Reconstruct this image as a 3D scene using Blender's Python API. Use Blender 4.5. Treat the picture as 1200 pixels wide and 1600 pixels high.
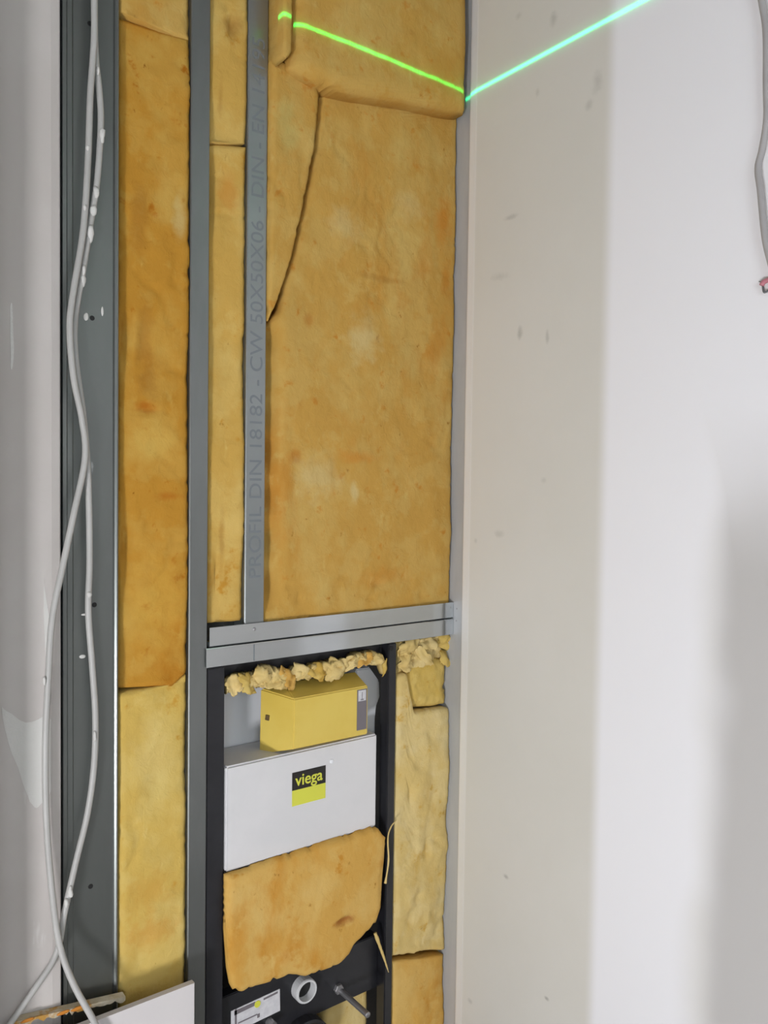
import bpy, bmesh, math, random
from mathutils import Vector, Matrix, noise

for o in list(bpy.data.objects):
    bpy.data.objects.remove(o)
S = bpy.context.scene
COL = S.collection

# ------------------------------------------------------------------ camera
F, YAW, PITCH, ROLL = 1269.3, 0.651415, -0.035623, 0.0130099
ZC, D = 1.50, 1.50                       # eye height; distance to the stud faces (plane y = 0)
CAM = Vector((0.0, -D, ZC))
fw = Vector((math.sin(YAW)*math.cos(PITCH), math.cos(YAW)*math.cos(PITCH), math.sin(PITCH)))
rt0 = Vector((math.cos(YAW), -math.sin(YAW), 0)); up0 = rt0.cross(fw)
rt = rt0*math.cos(ROLL) + up0*math.sin(ROLL); up = up0*math.cos(ROLL) - rt0*math.sin(ROLL)
cd = bpy.data.cameras.new('camera'); cam = bpy.data.objects.new('camera', cd); COL.objects.link(cam)
cd.sensor_fit = 'VERTICAL'; cd.sensor_height = 36; cd.lens = F/1600*36; cd.clip_start = 0.02
M = Matrix((rt, up, -fw)).transposed().to_4x4(); M.translation = CAM
cam.matrix_world = M
S.camera = cam

def ray(px, py): return fw*F + rt*(px-600) - up*(py-800)
def at(px, py, Y=0.0):                  # photo measurement -> metres on the upright plane y = Y
    d = ray(px, py); p = CAM + d*((Y-CAM.y)/d.y); return (p.x, p.z)
def at3(px, py, Y=0.0):
    x, z = at(px, py, Y); return Vector((x, Y, z))
def atx(px, py, X):                     # the same on the plane x = X
    d = ray(px, py); return CAM + d*((X-CAM.x)/d.x)

# ------------------------------------------------------------------ light
S.view_settings.view_transform = 'Standard'
S.view_settings.look = 'None'
S.view_settings.gamma = 1.0
S.view_settings.use_curve_mapping = False
S.view_settings.exposure = 0.0
w = bpy.data.worlds.new('world'); S.world = w; w.use_nodes = True
w.node_tree.nodes['Background'].inputs[0].default_value = (0.8, 0.9, 1.0, 1)
w.node_tree.nodes['Background'].inputs[1].default_value = 0.6

def area(name, loc, target, sx, sy, power, col):
    l = bpy.data.lights.new(name, 'AREA'); l.shape = 'RECTANGLE'; l.size = sx; l.size_y = sy
    l.energy = power; l.color = col
    o = bpy.data.objects.new(name, l); COL.objects.link(o); o.location = loc
    o.rotation_euler = (Vector(target)-Vector(loc)).to_track_quat('-Z', 'Y').to_euler()
    return o
area('rear_fill', (-0.75, -3.25, 1.70), (-0.4, 0.0, 1.4), 1.5, 1.5, 32, (0.88, 0.96, 1.0))  # added soft fill from behind the viewer, lifts the ambient level
area('work_lamp', (-1.5, -2.0, 0.22), (0.9, -0.2, 1.2), 0.42, 0.42, 58, (0.97, 0.975, 1.0))

LASER_Z = atx(800, 111.7, 1.3525).z
FAN_SIGN = -1.0
def laser():                            # rotary line laser: light leaves it only in one level plane
    l = bpy.data.lights.new('line_laser', 'POINT'); l.shadow_soft_size = 0.0; l.energy = 850; l.color = (0.0, 1.0, 0.30)
    l.use_nodes = True
    nt = l.node_tree; em = nt.nodes['Emission']
    ge = nt.nodes.new('ShaderNodeNewGeometry'); sp = nt.nodes.new('ShaderNodeSeparateXYZ')
    nt.links.new(ge.outputs['Incoming'], sp.inputs[0])
    def m(op, a, b=None):
        n = nt.nodes.new('ShaderNodeMath'); n.operation = op
        for i, v in enumerate((a, b)):
            if v is None: continue
            if isinstance(v, (int, float)): n.inputs[i].default_value = v
            else: nt.links.new(v, n.inputs[i])
        return n.outputs[0]
    z2 = m('MULTIPLY', sp.outputs[2], sp.outputs[2])
    core = m('EXPONENT', m('MULTIPLY', z2, -1/(0.0021**2)))
    tail = m('MULTIPLY', m('EXPONENT', m('MULTIPLY', z2, -1/(0.0085**2))), 0.045)
    # the fan of light ends just right of the lettered stud
    src = Vector((-0.15, -1.35, LASER_Z)); lim = Vector((0.822, -0.050, LASER_Z))-src; nx, ny = lim.y, -lim.x
    side = m('ADD', m('MULTIPLY', sp.outputs[0], -nx), m('MULTIPLY', sp.outputs[1], -ny))
    fan = m('GREATER_THAN', m('MULTIPLY', side, FAN_SIGN), 0.0)
    nt.links.new(m('MULTIPLY', m('ADD', core, tail), fan), em.inputs['Strength'])
    o = bpy.data.objects.new('line_laser', l); COL.objects.link(o); o.location = src
laser()

# ------------------------------------------------------------------ materials
def mat(name, col, rough=0.6, metal=0.0, col2=None, scale=6.0, lo=0.35, hi=0.65, bump=0.0, bscale=60.0, spec=0.5,
        stretch=(1, 1, 1), detail=6.0, layers=(), sss=0.0, bdis=0.0, spots=()):
    """procedural surface: base colour, optional second colour by noise, further (colour, scale, lo, hi, offset, stretch) stains, bump"""
    m = bpy.data.materials.new(name); m.use_nodes = True
    nt = m.node_tree; b = nt.nodes['Principled BSDF']
    b.inputs['Roughness'].default_value = rough; b.inputs['Metallic'].default_value = metal
    b.inputs['Specular IOR Level'].default_value = spec
    b.inputs['Base Color'].default_value = (*col, 1)
    tc = nt.nodes.new('ShaderNodeTexCoord')
    def field(scale, stretch, off, det, dis=0.0):
        mp = nt.nodes.new('ShaderNodeMapping'); mp.inputs['Scale'].default_value = stretch; mp.inputs['Location'].default_value = off
        nt.links.new(tc.outputs['Object'], mp.inputs['Vector'])
        n = nt.nodes.new('ShaderNodeTexNoise'); n.inputs['Scale'].default_value = scale; n.inputs['Detail'].default_value = det
        n.inputs['Roughness'].default_value = 0.6; n.inputs['Distortion'].default_value = dis
        nt.links.new(mp.outputs[0], n.inputs['Vector']); return n.outputs['Fac']
    cur = None
    ls = ([(col2, scale, lo, hi, (0, 0, 0), stretch)] if col2 else []) + list(layers)
    for (c, s, a, z, off, st) in ls:
        mr = nt.nodes.new('ShaderNodeMapRange'); mr.interpolation_type = 'SMOOTHSTEP'
        mr.inputs['From Min'].default_value = a; mr.inputs['From Max'].default_value = z
        nt.links.new(field(s, st, off, detail), mr.inputs['Value'])
        mx = nt.nodes.new('ShaderNodeMix'); mx.data_type = 'RGBA'
        nt.links.new(mr.outputs[0], mx.inputs['Factor'])
        if cur is None: mx.inputs['A'].default_value = (*col, 1)
        else: nt.links.new(cur, mx.inputs['A'])
        mx.inputs['B'].default_value = (*c, 1); cur = mx.outputs['Result']
    for (c, r, colr, amt) in spots:                      # single stains: an ellipsoid with a ragged rim
        mp = nt.nodes.new('ShaderNodeMapping'); mp.inputs['Scale'].default_value = tuple(1/q for q in r); mp.inputs['Location'].default_value = tuple(-a/q for a, q in zip(c, r))
        nt.links.new(tc.outputs['Object'], mp.inputs['Vector'])
        ln = nt.nodes.new('ShaderNodeVectorMath'); ln.operation = 'LENGTH'; nt.links.new(mp.outputs[0], ln.inputs[0])
        ad = nt.nodes.new('ShaderNodeMath'); ad.operation = 'MULTIPLY_ADD'; nt.links.new(field(32.0, (1, 1, 1), (2, 4, 6), 4.0), ad.inputs[0]); ad.inputs[1].default_value = 1.6
        nt.links.new(ln.outputs['Value'], ad.inputs[2])
        mr = nt.nodes.new('ShaderNodeMapRange'); mr.interpolation_type = 'SMOOTHSTEP'; nt.links.new(ad.outputs[0], mr.inputs['Value'])
        mr.inputs['From Min'].default_value = 1.9; mr.inputs['From Max'].default_value = 0.9; mr.inputs['To Max'].default_value = amt
        mx = nt.nodes.new('ShaderNodeMix'); mx.data_type = 'RGBA'; nt.links.new(mr.outputs[0], mx.inputs['Factor'])
        if cur is None: mx.inputs['A'].default_value = (*col, 1)
        else: nt.links.new(cur, mx.inputs['A'])
        mx.inputs['B'].default_value = (*colr, 1); cur = mx.outputs['Result']
    if cur is not None: nt.links.new(cur, b.inputs['Base Color'])
    if bump:
        bp = nt.nodes.new('ShaderNodeBump'); bp.inputs['Strength'].default_value = bump; bp.inputs['Distance'].default_value = 0.004
        nt.links.new(field(bscale, stretch, (3, 1, 2), 7.0, bdis), bp.inputs['Height'])
        nt.links.new(bp.outputs[0], b.inputs['Normal'])
    if sss:
        b.inputs['Subsurface Weight'].default_value = sss; b.inputs['Subsurface Radius'].default_value = (0.02, 0.012, 0.004)
    return m

O3 = (1, 1, 1)
def sp_(px, py, rx, rz, colr, amt=0.8):               # a stain on the wool, centred where the photo shows it
    x, z = at(px, py, 0.0); return ((x, 0.01, z), (rx*0.00135, 0.08, rz*0.00135), colr, amt)
RUST = (0.40, 0.13, 0.012); BROWN = (0.30, 0.13, 0.02); STRAW = (0.62, 0.50, 0.24); AMBER = (0.52, 0.20, 0.022)
def wool(name, base, light, dark, seed, spots=()):
    mid = tuple(0.5*(a+b) for a, b in zip(base, light))
    return mat(name, base, 0.95, 0, light, 7.0, 0.44, 0.68, 0.55, 60.0, 0.1, (1, 1, 0.85), 8.0, bdis=0.6, spots=spots, layers=[
        (dark, 4.2, 0.55, 0.74, (seed, 2.0, 5.0), (1.5, 1, 0.7)),
        (mid, 12.0, 0.50, 0.60, (seed, 7.0, 3.0), (1.0, 1, 1.0)),
        (dark, 26.0, 0.60, 0.72, (2.0, seed, 1.0), O3),
        (tuple(c*0.62 for c in dark), 48.0, 0.66, 0.76, (5.0, seed, 2.0), (1, 1, 0.7)),
        (light, 40.0, 0.60, 0.76, (7.0, 1.0, seed), (1.0, 1, 0.35))])
WOOL = wool('glass_wool', (0.515, 0.295, 0.066), (0.57, 0.38, 0.115), (0.50, 0.225, 0.036), 1.3, [sp_(695, 345, 26, 60, AMBER, 0.75), sp_(700, 440, 16, 40, AMBER, 0.6), sp_(465, 712, 20, 16, RUST, 0.5), sp_(560, 715, 60, 14, AMBER, 0.55), sp_(487, 500, 14, 16, RUST, 0.45), sp_(570, 530, 40, 50, STRAW, 0.55), sp_(500, 745, 55, 45, STRAW, 0.5), sp_(555, 770, 10, 22, STRAW, 0.6), sp_(540, 350, 45, 35, STRAW, 0.4), sp_(640, 320, 40, 30, STRAW, 0.35), sp_(445, 200, 26, 60, (0.46, 0.40, 0.14), 0.5), sp_(460, 80, 10, 9, BROWN, 0.5), sp_(622, 65, 10, 8, BROWN, 0.4), sp_(600, 900, 70, 22, AMBER, 0.35), sp_(600, 435, 60, 8, BROWN, 0.35)])
WOOL_O = wool('glass_wool_orange', (0.46, 0.225, 0.030), (0.52, 0.31, 0.065), (0.38, 0.135, 0.010), 4.1, [sp_(232, 633, 20, 12, RUST, 0.85), sp_(228, 520, 16, 70, BROWN, 0.5), sp_(236, 590, 18, 45, BROWN, 0.5), sp_(270, 775, 24, 9, RUST, 0.75), sp_(222, 330, 16, 70, BROWN, 0.45), sp_(245, 690, 40, 40, (0.58, 0.38, 0.09), 0.6), sp_(262, 300, 22, 55, (0.56, 0.36, 0.09), 0.5), sp_(250, 950, 60, 90, (0.56, 0.33, 0.06), 0.6), sp_(282, 340, 12, 40, (0.55, 0.45, 0.2), 0.5)])
WOOL_Y = wool('glass_wool_yellow', (0.55, 0.335, 0.078), (0.62, 0.43, 0.135), (0.50, 0.25, 0.035), 6.2, [sp_(366, 40, 18, 30, BROWN, 0.6), sp_(348, 150, 6, 40, BROWN, 0.35), sp_(350, 850, 6, 60, BROWN, 0.4), sp_(362, 300, 22, 40, AMBER, 0.5)])
WOOL_L = wool('glass_wool_lemon', (0.57, 0.385, 0.095), (0.64, 0.48, 0.16), (0.52, 0.29, 0.045), 2.2, [sp_(235, 1395, 48, 40, (0.54, 0.29, 0.05), 0.5), sp_(240, 1455, 54, 34, (0.54, 0.27, 0.045), 0.6), sp_(240, 1180, 40, 60, STRAW, 0.15)])
WOOL_P = wool('glass_wool_pale', (0.64, 0.47, 0.18), (0.70, 0.56, 0.28), (0.58, 0.36, 0.085), 8.7)
WOOL_B = wool('glass_wool_block', (0.60, 0.345, 0.082), (0.65, 0.43, 0.14), (0.54, 0.25, 0.036), 3.3, [sp_(532, 1434, 28, 9, (0.30, 0.09, 0.02), 0.9), sp_(590, 1345, 12, 14, RUST, 0.5), sp_(440, 1490, 20, 18, AMBER, 0.5)])
ZINC = mat('galvanised_steel', (0.215, 0.226, 0.222), 0.40, 0.85, (0.25, 0.262, 0.258), 9.0, bump=0.03, bscale=40, stretch=(1, 1, 0.25))
ZINC_L = mat('galvanised_steel_bright', (0.50, 0.53, 0.535), 0.34, 0.75, (0.45, 0.475, 0.48), 7.0, stretch=(0.3, 1, 1))
ZINC_M = mat('galvanised_steel_printed', (0.30, 0.322, 0.325), 0.38, 0.85, (0.335, 0.357, 0.36), 7.0, stretch=(0.3, 1, 1))
RAIL = mat('galvanised_rail_steel', (0.56, 0.58, 0.585), 0.13, 0.9, (0.50, 0.52, 0.525), 7.0, stretch=(0.3, 1, 1))
ZINC_S = mat('galvanised_steel_strip', (0.50, 0.51, 0.525), 0.5, 0.15, (0.43, 0.44, 0.455), 8.0, stretch=(1, 1, 0.3))
ZINC_W = mat('galvanised_steel_dusty', (0.20, 0.214, 0.206), 0.36, 0.85, (0.235, 0.25, 0.242), 4.0, stretch=(1, 1, 0.3),
             layers=[((0.62, 0.64, 0.64), 16.0, 0.70, 0.80, (1, 1, 4), (1, 1, 0.35))])
INK = mat('grey_ink', (0.20, 0.22, 0.235), 0.6, 0.3)
BLACK = mat('black_coated_steel', (0.012, 0.012, 0.015), 0.35, 0.0, (0.020, 0.020, 0.024), 8.0)
DARK = mat('dark_masonry', (0.10, 0.085, 0.07), 0.95, 0.0, (0.05, 0.045, 0.04), 5.0, bump=0.5)
HOLE = mat('black_phosphate', (0.006, 0.006, 0.006), 0.6)
GYP_EDGE = mat('gypsum_core', (0.78, 0.77, 0.74), 0.95, bump=0.6, bscale=70)
PAPER = mat('plasterboard_paper', (0.49, 0.452, 0.43), 0.85, 0, (0.54, 0.505, 0.485), 2.2, bump=0.04, spec=0.2,
            layers=[((0.74, 0.73, 0.72), 2.6, 0.60, 0.66, (4.3, 0, 2.2), (2.2, 1, 0.55)),
                    ((0.44, 0.41, 0.38), 9.0, 0.68, 0.80, (1, 0, 3), (1, 1, 0.5))])
PAPER_W = mat('plasterboard_paper_pale', (0.62, 0.585, 0.585), 0.8, 0, (0.66, 0.63, 0.625), 3.0, bump=0.03, spec=0.2)
CONC = mat('concrete_floor', (0.33, 0.32, 0.30), 0.9, 0, (0.24, 0.23, 0.22), 4.0, bump=0.3)
CEIL = mat('raw_concrete_ceiling', (0.30, 0.295, 0.285), 0.9, 0, (0.25, 0.245, 0.24), 3.0, bump=0.1)
YELLOW = mat('yellow_card', (0.66, 0.47, 0.085), 0.38, 0, (0.70, 0.52, 0.11), 7.0, spec=0.4)
YELLOW_LBL = mat('lime_yellow_print', (0.66, 0.66, 0.07), 0.5)
BLACK_LBL = mat('black_print', (0.012, 0.010, 0.008), 0.5)
GREY_LBL = mat('grey_print', (0.17, 0.15, 0.165), 0.5)
WHITE_LBL = mat('white_label', (0.66, 0.65, 0.67), 0.45, 0, (0.56, 0.55, 0.58), 60.0)
EPS = mat('white_foam_panel', (0.69, 0.675, 0.685), 0.6, 0, (0.65, 0.64, 0.65), 5.0, bump=0.05, bscale=120)
CIST = mat('grey_cistern_plastic', (0.78, 0.79, 0.83), 0.42, 0, (0.80, 0.81, 0.84), 5.0)
CABLE = mat('grey_cable_sheath', (0.40, 0.39, 0.375), 0.45, 0, (0.44, 0.43, 0.415), 12.0)
CABLE_D = mat('mid_grey_cable_sheath', (0.36, 0.345, 0.345), 0.5, 0, (0.40, 0.385, 0.385), 12.0)
SPLAT = mat('dried_plaster', (0.62, 0.605, 0.58), 0.95, bump=0.5)
PIPE = mat('light_grey_pipe', (0.62, 0.62, 0.63), 0.35)
BRASS = mat('brown_pipe_plug', (0.20, 0.135, 0.06), 0.35, 0.2, (0.12, 0.08, 0.035), 9.0)
ROD = mat('threaded_steel', (0.33, 0.32, 0.33), 0.45, 0.7)
RED = mat('red_wire_sleeve', (0.55, 0.20, 0.24), 0.5)
WIRE = mat('dark_wire', (0.12, 0.125, 0.13), 0.5)
SCRAP = mat('old_board_edge', (0.50, 0.42, 0.29), 0.9, 0, (0.62, 0.56, 0.45), 30.0, bump=0.6, bscale=90, layers=[((0.45, 0.24, 0.05), 18.0, 0.52, 0.62, (1, 2, 3), (1, 1, 1))])
ORANGE = mat('orange_paint', (0.55, 0.20, 0.02), 0.7)

XF = 1.3525
def wall_paint():
    """right-hand wall: bare beige paper near the corner, a feathered coat of white joint filler further out"""
    m = mat('filled_plasterboard', (0.645, 0.625, 0.575), 0.75, 0, (0.67, 0.65, 0.605), 1.6, spec=0.25,
            layers=[((0.50, 0.49, 0.45), 13.0, 0.74, 0.82, (5, 2, 1), (1, 1.6, 0.8))],
            spots=[((XF, atx(a, b, XF).y, atx(a, b, XF).z), (0.05, rx*0.0017, rz*0.0014), (0.36, 0.35, 0.32), k) for a, b, rx, rz, k in (
                (812, 522, 6, 14, 0.6), (855, 525, 4, 14, 0.45), (797, 340, 14, 6, 0.45), (780, 432, 22, 9, 0.35), (865, 28, 8, 14, 0.45), (934, 125, 10, 22, 0.35), (920, 165, 8, 10, 0.35),
                (791, 1370, 8, 5, 0.7), (854, 1560, 5, 4, 0.8), (735, 1565, 6, 6, 0.4), (780, 835, 12, 9, 0.3), (743, 845, 5, 6, 0.3), (850, 750, 6, 6, 0.25), (810, 25, 8, 8, 0.3), (840, 145, 5, 10, 0.3))])
    nt = m.node_tree; b = nt.nodes['Principled BSDF']
    base = b.inputs['Base Color'].links[0].from_socket
    tc = nt.nodes.new('ShaderNodeTexCoord'); sp = nt.nodes.new('ShaderNodeSeparateXYZ'); nt.links.new(tc.outputs['Object'], sp.inputs[0])
    nz = nt.nodes.new('ShaderNodeTexNoise'); nz.inputs['Scale'].default_value = 2.5; nt.links.new(tc.outputs['Object'], nz.inputs['Vector'])
    def mr(v, a, z):
        n = nt.nodes.new('ShaderNodeMapRange'); n.interpolation_type = 'SMOOTHSTEP'
        n.inputs['From Min'].default_value = a; n.inputs['From Max'].default_value = z; nt.links.new(v, n.inputs['Value']); return n.outputs[0]
    def mm(op, a, c):
        n = nt.nodes.new('ShaderNodeMath'); n.operation = op
        for i, v in enumerate((a, c)):
            if isinstance(v, (int, float)): n.inputs[i].default_value = v
            else: nt.links.new(v, n.inputs[i])
        return n.outputs[0]
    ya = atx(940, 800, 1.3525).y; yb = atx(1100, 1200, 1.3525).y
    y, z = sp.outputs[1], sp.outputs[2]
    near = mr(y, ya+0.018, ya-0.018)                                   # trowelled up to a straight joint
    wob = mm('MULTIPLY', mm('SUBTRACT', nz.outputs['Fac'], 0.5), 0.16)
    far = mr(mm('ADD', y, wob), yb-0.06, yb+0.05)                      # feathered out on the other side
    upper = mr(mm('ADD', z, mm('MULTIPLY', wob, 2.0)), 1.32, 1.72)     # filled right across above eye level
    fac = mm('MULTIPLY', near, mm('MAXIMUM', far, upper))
    m3 = nt.nodes.new('ShaderNodeMix'); m3.data_type = 'RGBA'            # base colour turns greyer further out from the corner
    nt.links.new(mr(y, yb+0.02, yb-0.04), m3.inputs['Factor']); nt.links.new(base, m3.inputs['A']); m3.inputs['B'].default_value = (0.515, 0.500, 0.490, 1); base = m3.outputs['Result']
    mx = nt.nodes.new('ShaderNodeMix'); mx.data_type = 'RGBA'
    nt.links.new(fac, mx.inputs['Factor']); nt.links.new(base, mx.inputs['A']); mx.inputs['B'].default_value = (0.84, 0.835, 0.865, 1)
    # paler wrapped paper along the cut edge in the corner
    edge_ = mr(y, -0.072, -0.064)
    m2 = nt.nodes.new('ShaderNodeMix'); m2.data_type = 'RGBA'; nt.links.new(edge_, m2.inputs['Factor'])
    nt.links.new(mx.outputs['Result'], m2.inputs['A']); m2.inputs['B'].default_value = (0.78, 0.775, 0.765, 1)
    nt.links.new(m2.outputs['Result'], b.inputs['Base Color'])
    return m
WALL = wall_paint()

# ------------------------------------------------------------------ helpers
def link(name, me, m, parent=None, smooth=False):
    if m: me.materials.append(m)
    if smooth:
        for p in me.polygons: p.use_smooth = True
    o = bpy.data.objects.new(name, me); COL.objects.link(o)
    if parent: o.parent = parent
    return o
def tag(o, label, cat, group=None):
    o['label'] = label; o['category'] = cat
    if group: o['group'] = group
    return o
def struct(o, label, cat):
    o['kind'] = 'structure'; return tag(o, label, cat)
def empty(name, loc):
    o = bpy.data.objects.new(name, None); COL.objects.link(o); o.location = loc; o.empty_display_size = 0.05; return o
def finish(bm, name, m, parent=None, smooth=False, off=None):
    me = bpy.data.meshes.new(name)
    bmesh.ops.recalc_face_normals(bm, faces=bm.faces)
    if parent is not None:
        bmesh.ops.translate(bm, verts=bm.verts, vec=-parent_loc(parent))
    bm.to_mesh(me); bm.free(); return link(name, me, m, parent, smooth)
def parent_loc(p):
    v = Vector(p.location)
    while p.parent: p = p.parent; v += Vector(p.location)
    return v
def add_box(bm, x0, x1, y0, y1, z0, z1):
    v = [bm.verts.new((x, y, z)) for x in (x0, x1) for y in (y0, y1) for z in (z0, z1)]
    fs = []
    for q in ((0, 1, 3, 2), (4, 6, 7, 5), (0, 4, 5, 1), (2, 3, 7, 6), (0, 2, 6, 4), (1, 5, 7, 3)): fs.append(bm.faces.new([v[i] for i in q]))
    return v
def box(name, x0, x1, y0, y1, z0, z1, m, parent=None, bevel=0.0):
    bm = bmesh.new(); add_box(bm, x0, x1, y0, y1, z0, z1)
    if bevel: bmesh.ops.bevel(bm, geom=list(bm.edges), offset=bevel, segments=2, affect='EDGES')
    return finish(bm, name, m, parent)
def sheet_profile(name, sec, z0, z1, t, m, parent=None, axis='z'):
    """thin folded sheet: an open section (list of points in the section plane) with thickness t, run along z or x"""
    n = len(sec); nrm = []
    for i in range(n):
        a = Vector(sec[max(i-1, 0)]); b = Vector(sec[min(i+1, n-1)]); d = (b-a).normalized(); nrm.append(Vector((-d.y, d.x)))
    inner = [Vector(p)+q*t for p, q in zip(sec, nrm)]
    loop = [Vector(p) for p in sec] + inner[::-1]
    bm = bmesh.new(); rings = []
    for k in (z0, z1):
        rings.append([bm.verts.new((p.x, p.y, k) if axis == 'z' else (k, p.x, p.y)) for p in loop])
    L = len(loop)
    for i in range(L): bm.faces.new((rings[0][i], rings[0][(i+1) % L], rings[1][(i+1) % L], rings[1][i]))
    for r in rings:
        for i in range(n-1): bm.faces.new((r[i], r[i+1], r[L-2-i], r[L-1-i]))
    return finish(bm, name, m, parent)
def prism(name, pts, y0, y1, m, parent=None, bevel=0.0):
    """outline in (x, z), extruded from y0 to y1"""
    bm = bmesh.new(); a = [bm.verts.new((x, y0, z)) for x, z in pts]; b = [bm.verts.new((x, y1, z)) for x, z in pts]
    bm.faces.new(a); bm.faces.new(b[::-1]); n = len(pts)
    for i in range(n): bm.faces.new((a[i], b[i], b[(i+1) % n], a[(i+1) % n]))
    if bevel: bmesh.ops.bevel(bm, geom=list(bm.edges), offset=bevel, segments=2, affect='EDGES')
    return finish(bm, name, m, parent)
def smoothpath(P, sub=8):
    out = []
    for i in range(len(P)-1):
        p0 = P[max(i-1, 0)]; p1 = P[i]; p2 = P[i+1]; p3 = P[min(i+2, len(P)-1)]
        for k in range(sub):
            t = k/sub
            out.append(0.5*((2*p1)+(p2-p0)*t+(2*p0-5*p1+4*p2-p3)*t*t+(3*p1-p0-3*p2+p3)*t**3))
    return out+[P[-1]]
def tube(name, P, r, m, parent=None, seg=10, sub=8):
    P = smoothpath(P, sub) if sub else P
    bm = bmesh.new(); rings = []; n = len(P); ref = Vector((0.31, 0.9, 0.2))
    for i, p in enumerate(P):
        d = (P[min(i+1, n-1)]-P[max(i-1, 0)]).normalized(); a = d.cross(ref).normalized(); b = d.cross(a)
        rr = r[i] if isinstance(r, list) else r
        rings.append([bm.verts.new(p+(a*math.cos(2*math.pi*k/seg)+b*math.sin(2*math.pi*k/seg))*rr) for k in range(seg)])
    for i in range(n-1):
        for k in range(seg): bm.faces.new((rings[i][k], rings[i][(k+1) % seg], rings[i+1][(k+1) % seg], rings[i+1][k]))
    bm.faces.new(rings[0]); bm.faces.new(rings[-1][::-1])
    return finish(bm, name, m, parent, True)
def lathe_y(name, c, prof, m, parent=None, seg=28):
    """rings (radius, y) around an axis that runs along y"""
    bm = bmesh.new(); R = []
    for r, y in prof: R.append([bm.verts.new((c.x+r*math.cos(2*math.pi*k/seg), y, c.z+r*math.sin(2*math.pi*k/seg))) for k in range(seg)])
    for i in range(len(R)-1):
        for k in range(seg): bm.faces.new((R[i][k], R[i][(k+1) % seg], R[i+1][(k+1) % seg], R[i+1][k]))
    bm.faces.new(R[0]); bm.faces.new(R[-1][::-1])
    return finish(bm, name, m, parent)
def lump(name, c, sx, sy, sz, m, parent=None, seed=0.0, amp=0.5, sub=2, freq=60.0):
    bm = bmesh.new(); bmesh.ops.create_icosphere(bm, subdivisions=sub, radius=1.0)
    for v in bm.verts:
        k = 1+amp*noise.noise(Vector((v.co.x*sx, v.co.y*sy, v.co.z*sz))*freq+Vector((seed, seed*2, 1)))
        v.co = Vector((c.x+v.co.x*sx*k, c.y+v.co.y*sy*k, c.z+v.co.z*sz*k))
    return finish(bm, name, m, parent, True)
def text(name, s, size, m, parent, loc, rot, bold=0.0, depth=0.0002, align='CENTER', sx=1.0):
    cu = bpy.data.curves.new(name, 'FONT'); cu.body = s; cu.size = size; cu.align_x = align; cu.align_y = 'CENTER'; cu.offset = bold; cu.extrude = depth
    t = bpy.data.objects.new('tmp', cu); COL.objects.link(t)
    me = bpy.data.meshes.new_from_object(t.evaluated_get(bpy.context.evaluated_depsgraph_get()))
    bpy.data.objects.remove(t); bpy.data.curves.remove(cu)
    me.transform(Matrix.Translation(Vector(loc)-(parent_loc(parent) if parent else Vector())) @ rot.to_4x4() @ Matrix.Diagonal((sx, 1, 1, 1)))
    me.materials.clear(); me.name = name
    return link(name, me, m, parent)
def split(o, name):
    bm = bmesh.new(); bm.from_mesh(o.data); left = set(bm.verts); m = o.data.materials[0]; par = o.parent
    while left:
        st = [left.pop()]; comp = set(st)
        while st:
            v = st.pop()
            for e in v.link_edges:
                q = e.other_vert(v)
                if q not in comp: comp.add(q); st.append(q); left.discard(q)
        vs = list(comp); ix = {v: i for i, v in enumerate(vs)}
        fs = {f for v in vs for f in v.link_faces}
        me = bpy.data.meshes.new(name); me.from_pydata([v.co[:] for v in vs], [], [[ix[v] for v in f.verts] for f in fs])
        link(name, me, m, par)
    bm.free(); bpy.data.objects.remove(o)
FACING = Matrix(((1, 0, 0), (0, 0, -1), (0, 1, 0)))               # text upright on the back wall
UPWARD = FACING @ Matrix.Rotation(math.pi/2, 3, 'Z')              # reads from bottom to top

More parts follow.
